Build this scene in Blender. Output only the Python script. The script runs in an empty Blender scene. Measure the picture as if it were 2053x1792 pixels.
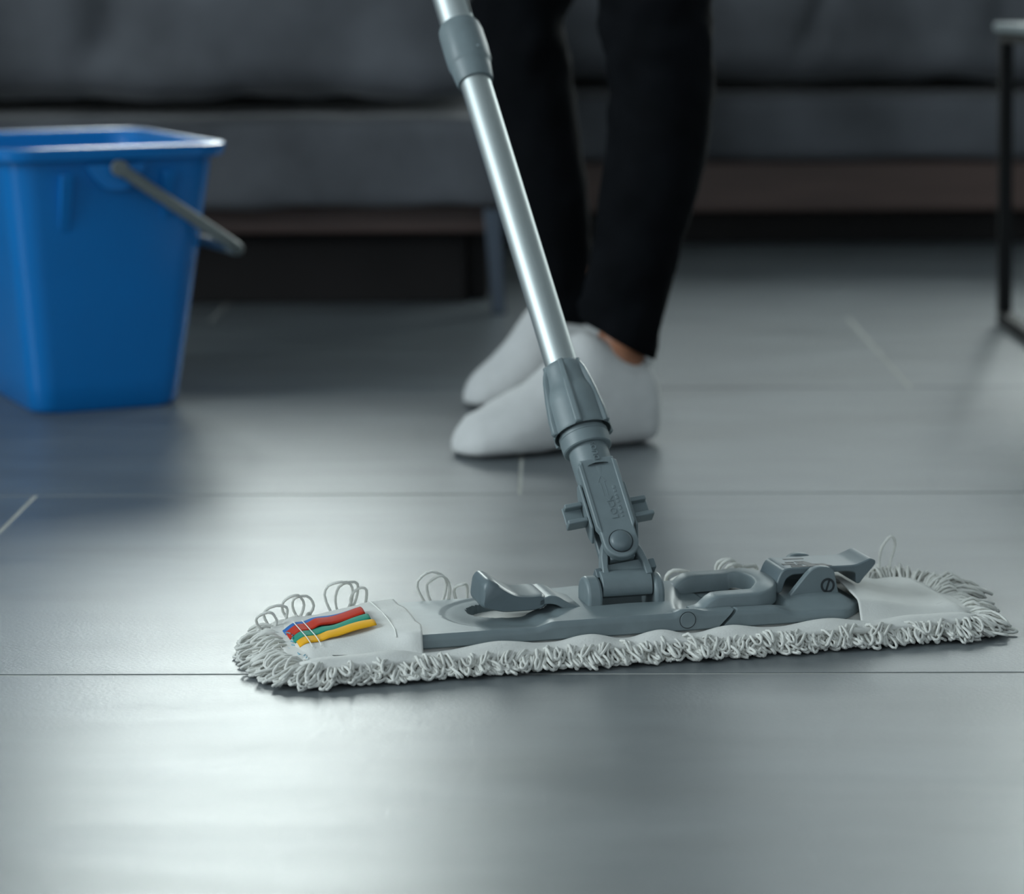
import bpy, bmesh, math, random
from mathutils import Vector, Matrix, noise
random.seed(7)
SC = bpy.context.scene
COL = SC.collection
R = math.radians

# ---------------------------------------------------------------- camera
F_PX, HGT = 5190.0, 0.45
PITCH, YAW, ROLL = R(4.0), math.atan((1095 - 1026.5) / F_PX), R(0.35)
fw = Vector((-math.sin(YAW) * math.cos(PITCH), math.cos(YAW) * math.cos(PITCH), -math.sin(PITCH)))
rt = fw.cross(Vector((0, 0, 1))).normalized()
up = rt.cross(fw)
r2 = math.cos(ROLL) * rt - math.sin(ROLL) * up
u2 = math.sin(ROLL) * rt + math.cos(ROLL) * up
cd = bpy.data.cameras.new('camera')
cam = bpy.data.objects.new('camera', cd)
COL.objects.link(cam)
m = Matrix.Identity(4)
for i in range(3):
    m[i][0], m[i][1], m[i][2] = r2[i], u2[i], -fw[i]
m[2][3] = HGT
cam.matrix_world = m
cd.sensor_fit = 'HORIZONTAL'
cd.sensor_width = 36
cd.lens = 36 * F_PX / 2053
cd.shift_y = -(896 - (-30 + F_PX * math.tan(PITCH))) / 2053
cd.clip_start = .05
cd.dof.use_dof = True
cd.dof.focus_distance = 1.75
cd.dof.aperture_fstop = 5.9
cd.dof.aperture_blades = 0
SC.camera = cam

# ---------------------------------------------------------------- light
SC.view_settings.view_transform = 'Standard'
SC.view_settings.look = 'None'
SC.view_settings.gamma = 1
SC.view_settings.use_curve_mapping = False
SC.view_settings.exposure = 0.0
SC.cycles.use_denoising = True
SC.cycles.max_bounces = 6
SC.cycles.sample_clamp_indirect = 4
w = bpy.data.worlds.new('world')
SC.world = w
w.use_nodes = True
w.node_tree.nodes['Background'].inputs[0].default_value = (.80, .93, 1.0, 1)
w.node_tree.nodes['Background'].inputs[1].default_value = 1.15


def area(name, loc, size, energy, color, aim):
    l = bpy.data.lights.new(name, 'AREA')
    l.shape = 'RECTANGLE'
    l.size, l.size_y = size
    l.energy = energy
    l.color = color
    o = bpy.data.objects.new(name, l)
    COL.objects.link(o)
    o.location = loc
    o.rotation_euler = Vector(aim).to_track_quat('-Z', 'Z').to_euler()
    return o


# daylight through the outer two windows behind the sofa and the one on the left wall
area('daylight_window_1', (-.71, 5.84, 1.52), (.80, 1.26), 54, (.90, 1.0, .97), (0, -1, 0))
area('daylight_window_2', (1.80, 5.84, 1.52), (1.40, 1.26), 74, (.90, 1.0, .97), (0, -1, 0))
area('floor_fill_light', (.40, 5.84, 1.52), (1.24, 1.26), 9, (.90, 1.0, .97), (0, -1, 0))  # added fill between the windows, lifts the dark middle of the floor
area('daylight_window_3', (-2.72, 0.9, 1.45), (2.2, 1.6), 100, (.84, .96, 1.0), (1, 0, 0))


# ---------------------------------------------------------------- helpers
class MB:
    def __init__(s):
        s.v, s.f = [], []

    def add(s, v, f, mat=None):
        o = len(s.v)
        s.v += [tuple(mat @ Vector(p)) if mat else tuple(p) for p in v]
        s.f += [tuple(i + o for i in q) for q in f]
        return s

    def box(s, x0, x1, y0, y1, z0, z1, mat=None):
        v = [(x, y, z) for z in (z0, z1) for y in (y0, y1) for x in (x0, x1)]
        return s.add(v, [(0, 2, 3, 1), (4, 5, 7, 6), (0, 1, 5, 4), (2, 6, 7, 3), (0, 4, 6, 2), (1, 3, 7, 5)], mat)

    def prism(s, poly, lo, hi, axis='y', mat=None):
        """extrude a 2d outline; axis y: poly in x,z; axis x: poly in y,z; axis z: poly in x,y"""
        n = len(poly)
        P = {'y': lambda a, b, t: (a, t, b), 'x': lambda a, b, t: (t, a, b), 'z': lambda a, b, t: (a, b, t)}[axis]
        v = [P(a, b, lo) for a, b in poly] + [P(a, b, hi) for a, b in poly]
        f = [tuple(range(n)), tuple(range(2 * n - 1, n - 1, -1))]
        f += [(i, i + n, (i + 1) % n + n, (i + 1) % n) for i in range(n)]
        return s.add(v, f, mat)

    def loft(s, rings, cap=True, closed=True, mat=None):
        n = len(rings[0])
        v = [p for r in rings for p in r]
        f = []
        for k in range(len(rings) - 1):
            for i in range(n if closed else n - 1):
                j = (i + 1) % n
                f.append((k * n + i, k * n + j, (k + 1) * n + j, (k + 1) * n + i))
        if cap and closed:
            f.append(tuple(range(n - 1, -1, -1)))
            f.append(tuple((len(rings) - 1) * n + i for i in range(n)))
        return s.add(v, f, mat)

    def lathe(s, prof, n=48, mat=None, cap=True):
        return s.loft([[(r * math.cos(2 * math.pi * i / n), r * math.sin(2 * math.pi * i / n), z) for i in range(n)]
                       for r, z in prof], cap, True, mat)

    def tube(s, pts, r, k=6, closed=False, flat=1.0):
        pts = [Vector(p) for p in pts]
        n = len(pts)
        rings = []
        ref = None
        for i, p in enumerate(pts):
            if closed:
                t = pts[(i + 1) % n] - pts[i - 1]
            else:
                t = pts[min(i + 1, n - 1)] - pts[max(i - 1, 0)]
            t = t.normalized() if t.length > 1e-9 else Vector((0, 0, 1))
            if ref is None:
                ref = Vector((0, 0, 1)) if abs(t.z) < .9 else Vector((1, 0, 0))
            a = (ref - t * ref.dot(t)).normalized()
            ref = a
            b = t.cross(a)
            rr = r(i / (n - 1)) if callable(r) else r
            rings.append([tuple(p + (a * math.cos(2 * math.pi * j / k) * flat + b * math.sin(2 * math.pi * j / k)) * rr) for j in range(k)])
        if closed:
            o = len(s.v)
            s.v += [q for g in rings for q in g]
            for i in range(n):
                for j in range(k):
                    s.f.append((o + i * k + j, o + i * k + (j + 1) % k, o + ((i + 1) % n) * k + (j + 1) % k, o + ((i + 1) % n) * k + j))
            return s
        return s.loft(rings)

    def grid(s, fn, nu, nv):
        v = [fn(i / nu, j / nv) for j in range(nv + 1) for i in range(nu + 1)]
        W = nu + 1
        f = [(j * W + i, j * W + i + 1, (j + 1) * W + i + 1, (j + 1) * W + i) for j in range(nv) for i in range(nu)]
        return s.add(v, f)

    def build(s, name, mat, parent=None, bevel=0, seg=2, sharp=38, mw=None, solid=0, fix=True, subd=0):
        me = bpy.data.meshes.new(name)
        me.from_pydata(s.v, [], s.f)
        if fix:
            bm = bmesh.new()
            bm.from_mesh(me)
            bmesh.ops.recalc_face_normals(bm, faces=bm.faces)
            bm.to_mesh(me)
            bm.free()
        me.shade_smooth()
        if sharp and not subd:
            me.set_sharp_from_angle(angle=R(sharp))
        me.materials.append(mat)
        o = bpy.data.objects.new(name, me)
        COL.objects.link(o)
        if parent:
            o.parent = parent
        if mw is not None:
            o.matrix_local = mw
        if solid:
            q = o.modifiers.new('solid', 'SOLIDIFY')
            q.thickness = solid
            q.offset = -1
        if subd:
            q = o.modifiers.new('sub', 'SUBSURF')
            q.levels = q.render_levels = subd
        if bevel:
            q = o.modifiers.new('bevel', 'BEVEL')
            q.width = bevel
            q.segments = seg
            q.limit_method = 'ANGLE'
            q.angle_limit = R(32)
        return o


def empty(name, loc=(0, 0, 0), rz=0):
    o = bpy.data.objects.new(name, None)
    COL.objects.link(o)
    o.location = loc
    o.rotation_euler = (0, 0, rz)
    o.empty_display_size = .05
    return o


def tag(o, label, cat, group=None):
    o['label'] = label
    o['category'] = cat
    if group:
        o['group'] = group
    return o


def struct(o):
    o['kind'] = 'structure'
    return o


def smooth(a, b, x):
    t = max(0., min(1., (x - a) / (b - a)))
    return t * t * (3 - 2 * t)


def interp(tab, x):
    if x <= tab[0][0]:
        return tab[0][1]
    for (a, p), (b, q) in zip(tab, tab[1:]):
        if x <= b:
            t = (x - a) / (b - a)
            return p + (q - p) * t
    return tab[-1][1]


def rrect(hx, hy, r, n=6, z=0):
    p = []
    for cx, cy, a0 in ((hx - r, hy - r, 0), (-hx + r, hy - r, 90), (-hx + r, -hy + r, 180), (hx - r, -hy + r, 270)):
        for i in range(n + 1):
            a = R(a0 + 90 * i / n)
            p.append((cx + r * math.cos(a), cy + r * math.sin(a), z))
    return p


def fillet(poly, r, n=5):
    """round the corners of a 2d outline"""
    out = []
    N = len(poly)
    for i in range(N):
        p0, p, p1 = Vector(poly[i - 1]), Vector(poly[i]), Vector(poly[(i + 1) % N])
        d0, d1 = (p0 - p), (p1 - p)
        k = min(r, d0.length * .45, d1.length * .45)
        a, b = p + d0.normalized() * k, p + d1.normalized() * k
        for j in range(n + 1):
            t = j / n
            out.append(tuple((1 - t) ** 2 * a + 2 * t * (1 - t) * p + t * t * b))
    return out


# ---------------------------------------------------------------- materials
def mat(name, color, rough=.5, metal=0., spec=.5, noise_amt=0., scale=20., bump=0., bscale=200., coat=0., sheen=0., stretch=None):
    M = bpy.data.materials.new(name)
    M.use_nodes = True
    nt = M.node_tree
    b = nt.nodes['Principled BSDF']
    b.inputs['Base Color'].default_value = (*color, 1)
    b.inputs['Roughness'].default_value = rough
    b.inputs['Metallic'].default_value = metal
    b.inputs['Specular IOR Level'].default_value = spec
    if coat:
        b.inputs['Coat Weight'].default_value = coat
        b.inputs['Coat Roughness'].default_value = .12
    if sheen:
        b.inputs['Sheen Weight'].default_value = sheen
        b.inputs['Sheen Roughness'].default_value = .4
    tc = nt.nodes.new('ShaderNodeTexCoord')
    mp = nt.nodes.new('ShaderNodeMapping')
    nt.links.new(tc.outputs['Object'], mp.inputs[0])
    if stretch:
        mp.inputs['Scale'].default_value = stretch
    nz = nt.nodes.new('ShaderNodeTexNoise')
    nz.inputs['Scale'].default_value = scale
    nz.inputs['Detail'].default_value = 5
    nt.links.new(mp.outputs[0], nz.inputs['Vector'])
    rp = nt.nodes.new('ShaderNodeMapRange')
    rp.inputs['From Min'].default_value = .3
    rp.inputs['From Max'].default_value = .7
    rp.inputs['To Min'].default_value = 1 - noise_amt
    rp.inputs['To Max'].default_value = 1 + noise_amt
    nt.links.new(nz.outputs['Fac'], rp.inputs['Value'])
    mx = nt.nodes.new('ShaderNodeVectorMath')
    mx.operation = 'SCALE'
    mx.inputs[0].default_value = color
    nt.links.new(rp.outputs[0], mx.inputs['Scale'])
    nt.links.new(mx.outputs[0], b.inputs['Base Color'])
    if bump:
        n2 = nt.nodes.new('ShaderNodeTexNoise')
        n2.inputs['Scale'].default_value = bscale
        n2.inputs['Detail'].default_value = 3
        nt.links.new(mp.outputs[0], n2.inputs['Vector'])
        bp = nt.nodes.new('ShaderNodeBump')
        bp.inputs['Strength'].default_value = bump
        bp.inputs['Distance'].default_value = .001
        nt.links.new(n2.outputs['Fac'], bp.inputs['Height'])
        nt.links.new(bp.outputs[0], b.inputs['Normal'])
    return M


def floor_material():
    M = mat('porcelain_tile', (.112, .127, .136), .30, noise_amt=.15, scale=5.0, bump=.22, bscale=330, stretch=(1, 3.2, 1))
    nt = M.node_tree
    b = nt.nodes['Principled BSDF']
    tc = nt.nodes.new('ShaderNodeTexCoord')
    mp = nt.nodes.new('ShaderNodeMapping')
    mp.inputs['Scale'].default_value = (1.5, 7, 1)
    nt.links.new(tc.outputs['Object'], mp.inputs[0])
    nz = nt.nodes.new('ShaderNodeTexNoise')
    nz.inputs['Scale'].default_value = 3
    nz.inputs['Detail'].default_value = 6
    nt.links.new(mp.outputs[0], nz.inputs[0])
    rp = nt.nodes.new('ShaderNodeMapRange')
    rp.inputs['From Min'].default_value = .3
    rp.inputs['From Max'].default_value = .7
    rp.inputs['To Min'].default_value = .31
    rp.inputs['To Max'].default_value = .36
    nt.links.new(nz.outputs['Fac'], rp.inputs[0])
    nt.links.new(rp.outputs[0], b.inputs['Roughness'])
    return M


M_TILE = floor_material()
M_GROUT = mat('grout', (.42, .42, .39), .9, noise_amt=.1)
M_WALL = mat('wall_paint', (.42, .44, .45), .8, noise_amt=.04, scale=3)
M_WFRAME = mat('window_paint', (.7, .72, .72), .4)
M_PLASTIC = mat('grey_plastic', (.118, .152, .166), .40, noise_amt=.05, scale=60, bump=.05, bscale=900)
M_PLASTIC2 = mat('grey_plastic_worn', (.165, .205, .218), .45, noise_amt=.06, scale=80, bump=.06, bscale=900)
M_DARKP = mat('dark_inlay_shade', (.02, .026, .03), .5)  # dark inlays and grooves, also painted shade in hinge slot and dish
M_ALU = mat('brushed_aluminium', (.50, .54, .54), .50, 1., noise_amt=.03, scale=30, stretch=(40, 40, 1))
M_CLOTH = mat('white_cotton', (.66, .66, .63), .85, noise_amt=.04, scale=40, bump=.25, bscale=700, spec=.2, sheen=.1)
M_YARN = mat('white_yarn', (.68, .68, .64), .9, noise_amt=.07, scale=120, bump=.5, bscale=1200, spec=.15, sheen=.15)
M_STITCH = mat('stitch_thread', (.78, .78, .74), .8)
M_BLUE_TH = mat('blue_thread', (.10, .35, .48), .8)
M_RIB = {'blue': mat('ribbon_blue', (.03, .14, .42), .7, spec=.15), 'red': mat('ribbon_red', (.48, .030, .012), .7, spec=.15),
         'green': mat('ribbon_green', (.025, .26, .18), .7, spec=.15), 'yellow': mat('ribbon_yellow', (.78, .40, .02), .7, spec=.15)}
M_BUCKET = mat('blue_plastic', (.0002, .155, .48), .24, noise_amt=.03, scale=12, spec=.5)
M_BAIL = mat('grey_handle', (.13, .15, .15), .45)
M_SOFA = mat('grey_microfibre', (.088, .092, .103), .85, noise_amt=.38, scale=5, bump=.2, bscale=300, spec=.2, sheen=.25)
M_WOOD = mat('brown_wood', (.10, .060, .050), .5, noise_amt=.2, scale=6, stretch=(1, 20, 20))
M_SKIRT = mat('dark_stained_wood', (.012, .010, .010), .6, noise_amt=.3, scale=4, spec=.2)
M_STEEL = mat('brushed_steel_leg', (.10, .12, .15), .45, 1.)
M_BLACK = mat('black_metal', (.004, .0045, .005), .6, spec=.2)
M_TTOP = mat('table_top', (.30, .34, .35), .25, noise_amt=.1, scale=5)
M_JEANS = mat('black_denim', (.0040, .0046, .0058), .9, noise_amt=.3, scale=25, bump=.3, bscale=500, spec=.06)
M_SOCK = mat('white_sock', (.60, .60, .595), .9, noise_amt=.04, scale=60, bump=.5, bscale=900, spec=.15, sheen=.15)
M_SKIN = mat('skin', (.36, .155, .085), .5, noise_amt=.08, scale=30)
M_SHIRT = mat('dark_shirt', (.03, .032, .036), .85, noise_amt=.1)
M_HAIR = mat('dark_hair', (.012, .009, .008), .5)

# ---------------------------------------------------------------- room
X0, X1, Y0, Y1, ZC = -2.7, 2.7, -2.4, 5.75, 2.7
floor = struct(MB().box(X0, X1, Y0, Y1, -.05, -.0005).build('floor', M_GROUT))
TL, TW, J = 1.2, .6, .0030
tmesh = MB()
hx, hy = TL / 2 - J / 2, TW / 2 - J / 2
cz = .0004
tmesh.loft([[(x, y, -.02) for x, y in ((-hx, -hy), (hx, -hy), (hx, hy), (-hx, hy))],
            [(x, y, -cz) for x, y in ((-hx, -hy), (hx, -hy), (hx, hy), (-hx, hy))],
            [(x, y, 0) for x, y in ((-hx + cz, -hy + cz), (hx - cz, -hy + cz), (hx - cz, hy - cz), (-hx + cz, hy - cz))]])
tproto = None
row_y0 = 1.6685
for k in range(-7, 8):
    yc = row_y0 + k * TW + TW / 2          # row k spans row_y0+k*TW .. +TW
    seam = -.455 + (k) * .43 if k in (0, 1, 2) else -.455 + k * .4
    x = seam - TL * 6 + TL / 2
    while x - hx < X1:
        if x + hx > X0 and Y0 - .3 < yc < Y1 + .3:
            lx, rx = max(x - hx, X0), min(x + hx, X1)
            ly, ry = max(yc - hy, Y0), min(yc + hy, Y1)
            if ry - ly > .02 and rx - lx > .02:
                whole = rx - lx > 2 * hx - 1e-4 and ry - ly > 2 * hy - 1e-4
                if whole and tproto:
                    o = tproto.copy()
                    COL.objects.link(o)
                    o.location = (x, yc, 0)
                elif whole:
                    o = tproto = tmesh.build('tile', M_TILE, floor, sharp=10)
                    o.location = (x, yc, 0)
                else:
                    q = MB().box(lx, rx, ly, ry, -.02, 0)
                    o = q.build('tile', M_TILE, floor, bevel=.001, seg=1)
        x += TL
ceil = struct(MB().box(X0, X1, Y0, Y1, ZC, ZC + .1).build('ceiling', M_WALL))


def wall_with_holes(name, axis, pos, th, a0, a1, holes):
    """holes: (a_lo, a_hi, z_lo, z_hi) sorted"""
    b = MB()

    def bx(p, q, z0, z1):
        if axis == 'y':
            b.box(p, q, pos, pos + th, z0, z1)
        else:
            b.box(pos, pos + th, p, q, z0, z1)
    c = a0
    for lo, hi, z0, z1 in holes:
        bx(c, lo, 0, ZC)
        bx(lo, hi, 0, z0)
        bx(lo, hi, z1, ZC)
        c = hi
    bx(c, a1, 0, ZC)
    return struct(b.build(name, M_WALL))


wall_with_holes('wall_back', 'y', Y1, .12, X0, X1, [(-1.11, -.31, .89, 2.15), (-.22, 1.02, .89, 2.15), (1.10, 2.50, .89, 2.15)])  # middle opening is added for the floor fill light
wall_with_holes('wall_left', 'x', X0 - .12, .12, Y0, Y1, [(-.2, 2.0, .65, 2.25)])
struct(MB().box(X1, X1 + .12, Y0, Y1, 0, ZC).build('wall_right', M_WALL))


def window(name, axis, c, w_, h_):
    b = MB()
    T = .05

    def bx(a0, a1, z0, z1):
        if axis == 'y':
            b.box(c[0] + a0, c[0] + a1, c[1] - .03, c[1] + .03, c[2] + z0, c[2] + z1)
        else:
            b.box(c[0] - .03, c[0] + .03, c[1] + a0, c[1] + a1, c[2] + z0, c[2] + z1)
    H, W = h_ / 2, w_ / 2
    bx(-W, -W + T, -H, H)
    bx(W - T, W, -H, H)
    bx(-W + T, W - T, -H, -H + T)
    bx(-W + T, W - T, H - T, H)
    bx(-T / 2, T / 2, -H + T, H - T)
    return struct(b.build(name, M_WFRAME, bevel=.004))


window('window_1', 'y', (-.71, Y1 + .05, 1.52), .8, 1.26)
window('window_2', 'y', (1.80, Y1 + .05, 1.52), 1.4, 1.26)
window('added_fill_window', 'y', (.40, Y1 + .05, 1.52), 1.24, 1.26)  # added frame around the floor fill light
window('window_3', 'x', (X0 - .05, .9, 1.45), 2.2, 1.6)

# ---------------------------------------------------------------- sofa
sofa = tag(empty('sofa', (0, 4.3, 0)), 'large grey microfibre corner sofa behind the person and the bucket', 'sofa')


def soft_box(x0, x1, y0, y1, z0, z1, r, amp, sc, seed, n=(60, 30, 16), folds=()):
    """rounded cushion with wrinkles, closed grid box"""
    bm = bmesh.new()
    bmesh.ops.create_cube(bm, size=1)
    bmesh.ops.subdivide_edges(bm, edges=[e for e in bm.edges if abs((e.verts[0].co - e.verts[1].co).x) > .5], cuts=n[0], use_grid_fill=True)
    bmesh.ops.subdivide_edges(bm, edges=[e for e in bm.edges if abs((e.verts[0].co - e.verts[1].co).y) > .5], cuts=n[1], use_grid_fill=True)
    bmesh.ops.subdivide_edges(bm, edges=[e for e in bm.edges if abs((e.verts[0].co - e.verts[1].co).z) > .5], cuts=n[2], use_grid_fill=True)
    hx_, hy_, hz_ = (x1 - x0) / 2, (y1 - y0) / 2, (z1 - z0) / 2
    cx, cy, cz_ = (x1 + x0) / 2, (y1 + y0) / 2, (z1 + z0) / 2
    for v in bm.verts:
        p = Vector((v.co.x * 2 * hx_, v.co.y * 2 * hy_, v.co.z * 2 * hz_))
        q = Vector((max(-hx_ + r, min(hx_ - r, p.x)), max(-hy_ + r, min(hy_ - r, p.y)), max(-hz_ + r, min(hz_ - r, p.z))))
        d = p - q
        if d.length > 1e-6:
            p = q + d.normalized() * r
            nn = d.normalized()
            k = noise.noise(Vector((p.x * sc + seed, p.y * sc, p.z * sc * 1.3))) + .5 * noise.noise(Vector((p.x * sc * 2.3, p.y * sc * 2.3 + seed, p.z * sc * 2)))
            a = amp * k
            for fx, fslope, fw_, fd in folds:
                t = (p.x + cx - fx - fslope * (p.z + hz_)) / fw_
                a -= fd * math.exp(-t * t) * smooth(-hz_ * .95, -hz_ * .1, p.z)
            p = p + nn * a
        v.co = p + Vector((cx, cy, cz_))
    V = [tuple(v.co - Vector((0, 4.3, 0))) for v in bm.verts]
    bm.verts.index_update()
    Fc = [tuple(v.index for v in f.verts) for f in bm.faces]
    bm.free()
    return MB().add(V, Fc)


def sbox(*a):
    b = MB()
    b.box(a[0], a[1], a[2] - 4.3, a[3] - 4.3, a[4], a[5])
    return b


# chaise on the left (front at y 3.5), main seat on the right (front at y 4.39)
CX = -.045
soft_box(-1.55, CX, 3.505, 5.25, .145, .272, .02, .006, 7, 3, (70, 30, 8)).build('chaise_base', M_SOFA, sofa, sharp=0)
soft_box(-1.57, CX + .005, 3.49, 5.0, .298, .485, .055, .014, 6, 11, (100, 30, 14),
         [(-.62, .25, .03, .022), (-.50, -.5, .05, .012), (-.30, .3, .06, .014), (-.78, -.3, .04, .016)]).build('chaise_cushion', M_SOFA, sofa, sharp=0)
soft_box(CX + .01, 1.95, 4.40, 5.25, .147, .262, .02, .004, 7, 5, (70, 20, 8)).build('seat_base', M_SOFA, sofa, sharp=0)
soft_box(CX + .012, 1.0, 4.37, 5.0, .288, .485, .055, .010, 6, 23, (110, 20, 14),
         [(.42, .35, .018, .030), (.52, -.15, .035, .020), (.66, -.2, .05, .020), (.76, .15, .03, .026), (.28, .1, .06, .010)]).build('seat_cushion', M_SOFA, sofa, sharp=0)
soft_box(1.005, 1.95, 4.37, 5.0, .288, .485, .055, .010, 6, 27, (60, 20, 14)).build('seat_cushion', M_SOFA, sofa, sharp=0)
soft_box(-1.55, 1.95, 5.0, 5.25, .262, .80, .06, .01, 5, 31, (100, 12, 30)).build('backrest', M_SOFA, sofa, sharp=0)
soft_box(1.955, 2.15, 4.40, 5.25, .147, .62, .05, .008, 5, 41, (12, 30, 24)).build('armrest', M_SOFA, sofa, sharp=0)
sbox(CX + .03, 1.93, 4.43, 4.46, .060, .146).build('wood_rail', M_WOOD, sofa, bevel=.004)
sbox(-1.52, CX - .03, 3.60, 3.63, .105, .145).build('wood_rail', M_WOOD, sofa, bevel=.004)
sbox(CX - .06, CX - .03, 3.64, 4.46, .105, .145).build('wood_rail', M_WOOD, sofa, bevel=.004)
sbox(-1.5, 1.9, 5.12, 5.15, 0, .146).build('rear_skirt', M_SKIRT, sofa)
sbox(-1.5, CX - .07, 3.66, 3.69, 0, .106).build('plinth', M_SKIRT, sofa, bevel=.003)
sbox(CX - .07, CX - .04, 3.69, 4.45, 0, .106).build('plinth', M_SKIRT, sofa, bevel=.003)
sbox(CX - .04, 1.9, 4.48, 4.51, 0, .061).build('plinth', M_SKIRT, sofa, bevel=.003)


def sofa_leg(x, y):
    MB().loft([[(x + sx * .0095, y - 4.3 + sy * .0095, 0) for sx, sy in ((-1, -1), (1, -1), (1, 1), (-1, 1))],
               [(x - .008 + sx * .0115, y - 4.3 + sy * .0115, .146) for sx, sy in ((-1, -1), (1, -1), (1, 1), (-1, 1))]]
              ).build('leg', M_STEEL, sofa, bevel=.002)


for x, y in ((-.066, 3.535), (-1.45, 3.535), (-1.45, 5.1), (1.85, 4.60), (1.85, 5.1), (-.066, 5.1)):
    sofa_leg(x, y)

# ---------------------------------------------------------------- side table
TB = empty('side_table', (.86, 3.17, 0))
tag(TB, 'low side table with thin black metal frame and pale top at the right edge', 'table')
a, bq, t = .265, .24, .0085
for sx in (-1, 1):
    for sy in (-1, 1):
        MB().box(sx * (a - t) - t, sx * (a - t) + t, sy * (bq - t) - t, sy * (bq - t) + t, 2 * t, .372).build('leg', M_BLACK, TB, bevel=.001)
    MB().box(sx * (a - t) - t, sx * (a - t) + t, -bq, bq, 0, 2 * t).build('floor_runner', M_BLACK, TB, bevel=.001)
    MB().box(sx * (a - t) - t, sx * (a - t) + t, -bq, bq, .372, .385).build('top_rail', M_BLACK, TB, bevel=.001)
for sy in (-1, 1):
    MB().box(-a + 2 * t, a - 2 * t, sy * (bq - t) - t, sy * (bq - t) + t, .372, .385).build('top_rail', M_BLACK, TB, bevel=.001)
MB().box(-a - .006, a + .006, -bq - .006, bq + .006, .385, .397).build('table_top', M_TTOP, TB, bevel=.002)

# ---------------------------------------------------------------- bucket
BK = empty('bucket', (-.5235, 2.8500, 0), R(25.7))
tag(BK, 'rectangular blue plastic cleaning bucket with a grey handle standing on the floor', 'bucket')
BW, BL, BT, BH = .0815, .130, .0355, .285


def bring(z, off=0., rr=None):
    k = BT * z / BH
    return rrect(BW + k + off, BL + k + off, rr if rr else .026 + .2 * k + max(off, -.01) * .7, 7, z)


bk = MB()
rings = [rrect(BW - .012, BL - .012, .02, 7, .0), bring(.0, -.004), bring(.006, 0)]
rings += [bring(.006 + (.2630) * i / 10) for i in range(1, 11)]
rings += [bring(.2695, .004), bring(.271, .011), bring(.280, .0125), bring(.2835, .012), bring(.285, .008), bring(.2835, .001), bring(.279, -.003)]
rings += [bring(.279 - .269 * i / 8, -.003) for i in range(1, 9)]
bk.loft(rings).build('bucket_body', M_BUCKET, BK, sharp=50)


def face_y(z):
    return -(BL + BT * z / BH)


for sx, zlo in ((-.052, .195), (.058, .205)):
    MB().loft([[(sx - .006, face_y(zlo) + .002, zlo), (sx + .006, face_y(zlo) + .002, zlo), (sx + .006, face_y(zlo) - .0006, zlo), (sx - .006, face_y(zlo) - .0006, zlo)],
               [(sx - .007, face_y(.256) + .002, .256), (sx + .007, face_y(.256) + .002, .256), (sx + .007, face_y(.256) - .010, .256), (sx - .007, face_y(.256) - .010, .256)]]
              ).build('rib', M_BUCKET, BK, bevel=.0015)
for sy in (1, -1):
    pr = [(-.034, .266), (-.026, .254), (-.012, .238), (.012, .238), (.026, .254), (.034, .266)]
    yy = sorted((sy * (BL + BT * .85), sy * (BL + BT * .85 + .012)))
    MB().prism(fillet(pr, .008), yy[0], yy[1]).build('handle_boss', M_BUCKET, BK, bevel=.002)
yo = BL + BT + .0165
pv = (0, .262)
ex, ez = .135, .168
path = []
for s_ in (-1, 1):
    seq = [(pv[0], s_ * yo, pv[1])] + [(pv[0] + (ex - pv[0]) * q, s_ * yo, pv[1] + (ez - pv[1]) * q) for q in (.2, .4, .6, .75, .88)]
    seq += [(ex * .955, s_ * (yo - .004), pv[1] + (ez - pv[1]) * .955), (ex * .985, s_ * (yo - .013), pv[1] + (ez - pv[1]) * .985), (ex, s_ * (yo - .026), ez)]
    path += seq if s_ < 0 else ([(ex, y, ez) for y in (-.06, 0, .06)] + seq[::-1])
bail = MB().tube(path, .0066, 10).build('handle', M_BAIL, BK, sharp=60)
for sy in (-1, 1):
    MB().lathe([(.0001, -.005), (.0085, -.005), (.0085, .004), (.006, .006), (.0001, .006)], 24,
               Matrix.Translation((pv[0], sy * yo, pv[1])) @ Matrix.Rotation(R(90 * sy), 4, 'X')).build('pivot', M_BAIL, bail, sharp=40)

# ---------------------------------------------------------------- person
PS = empty('person', (.05, 2.62, 0))
tag(PS, 'person in tight black jeans and white ankle socks standing behind the mop, holding its pole', 'person')
PO = Vector((.05, 2.62, 0))
ORG = Vector((0.04881731, 1.77536891, 0.05815158))
PD = Vector((-0.253, 0.58048, 0.77397))
PB_ = Vector((0.128765, -0.772679, 0.6216))
PA_ = Vector((0.958859, 0.2569255, 0.1207422))

# --- body: one skinned mesh
bv, be, br = [], [], []


def bvx(p, r, prev=None):
    bv.append(tuple(Vector(p) - PO))
    br.append(r)
    if prev is not None:
        be.append((prev, len(bv) - 1))
    return len(bv) - 1


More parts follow.
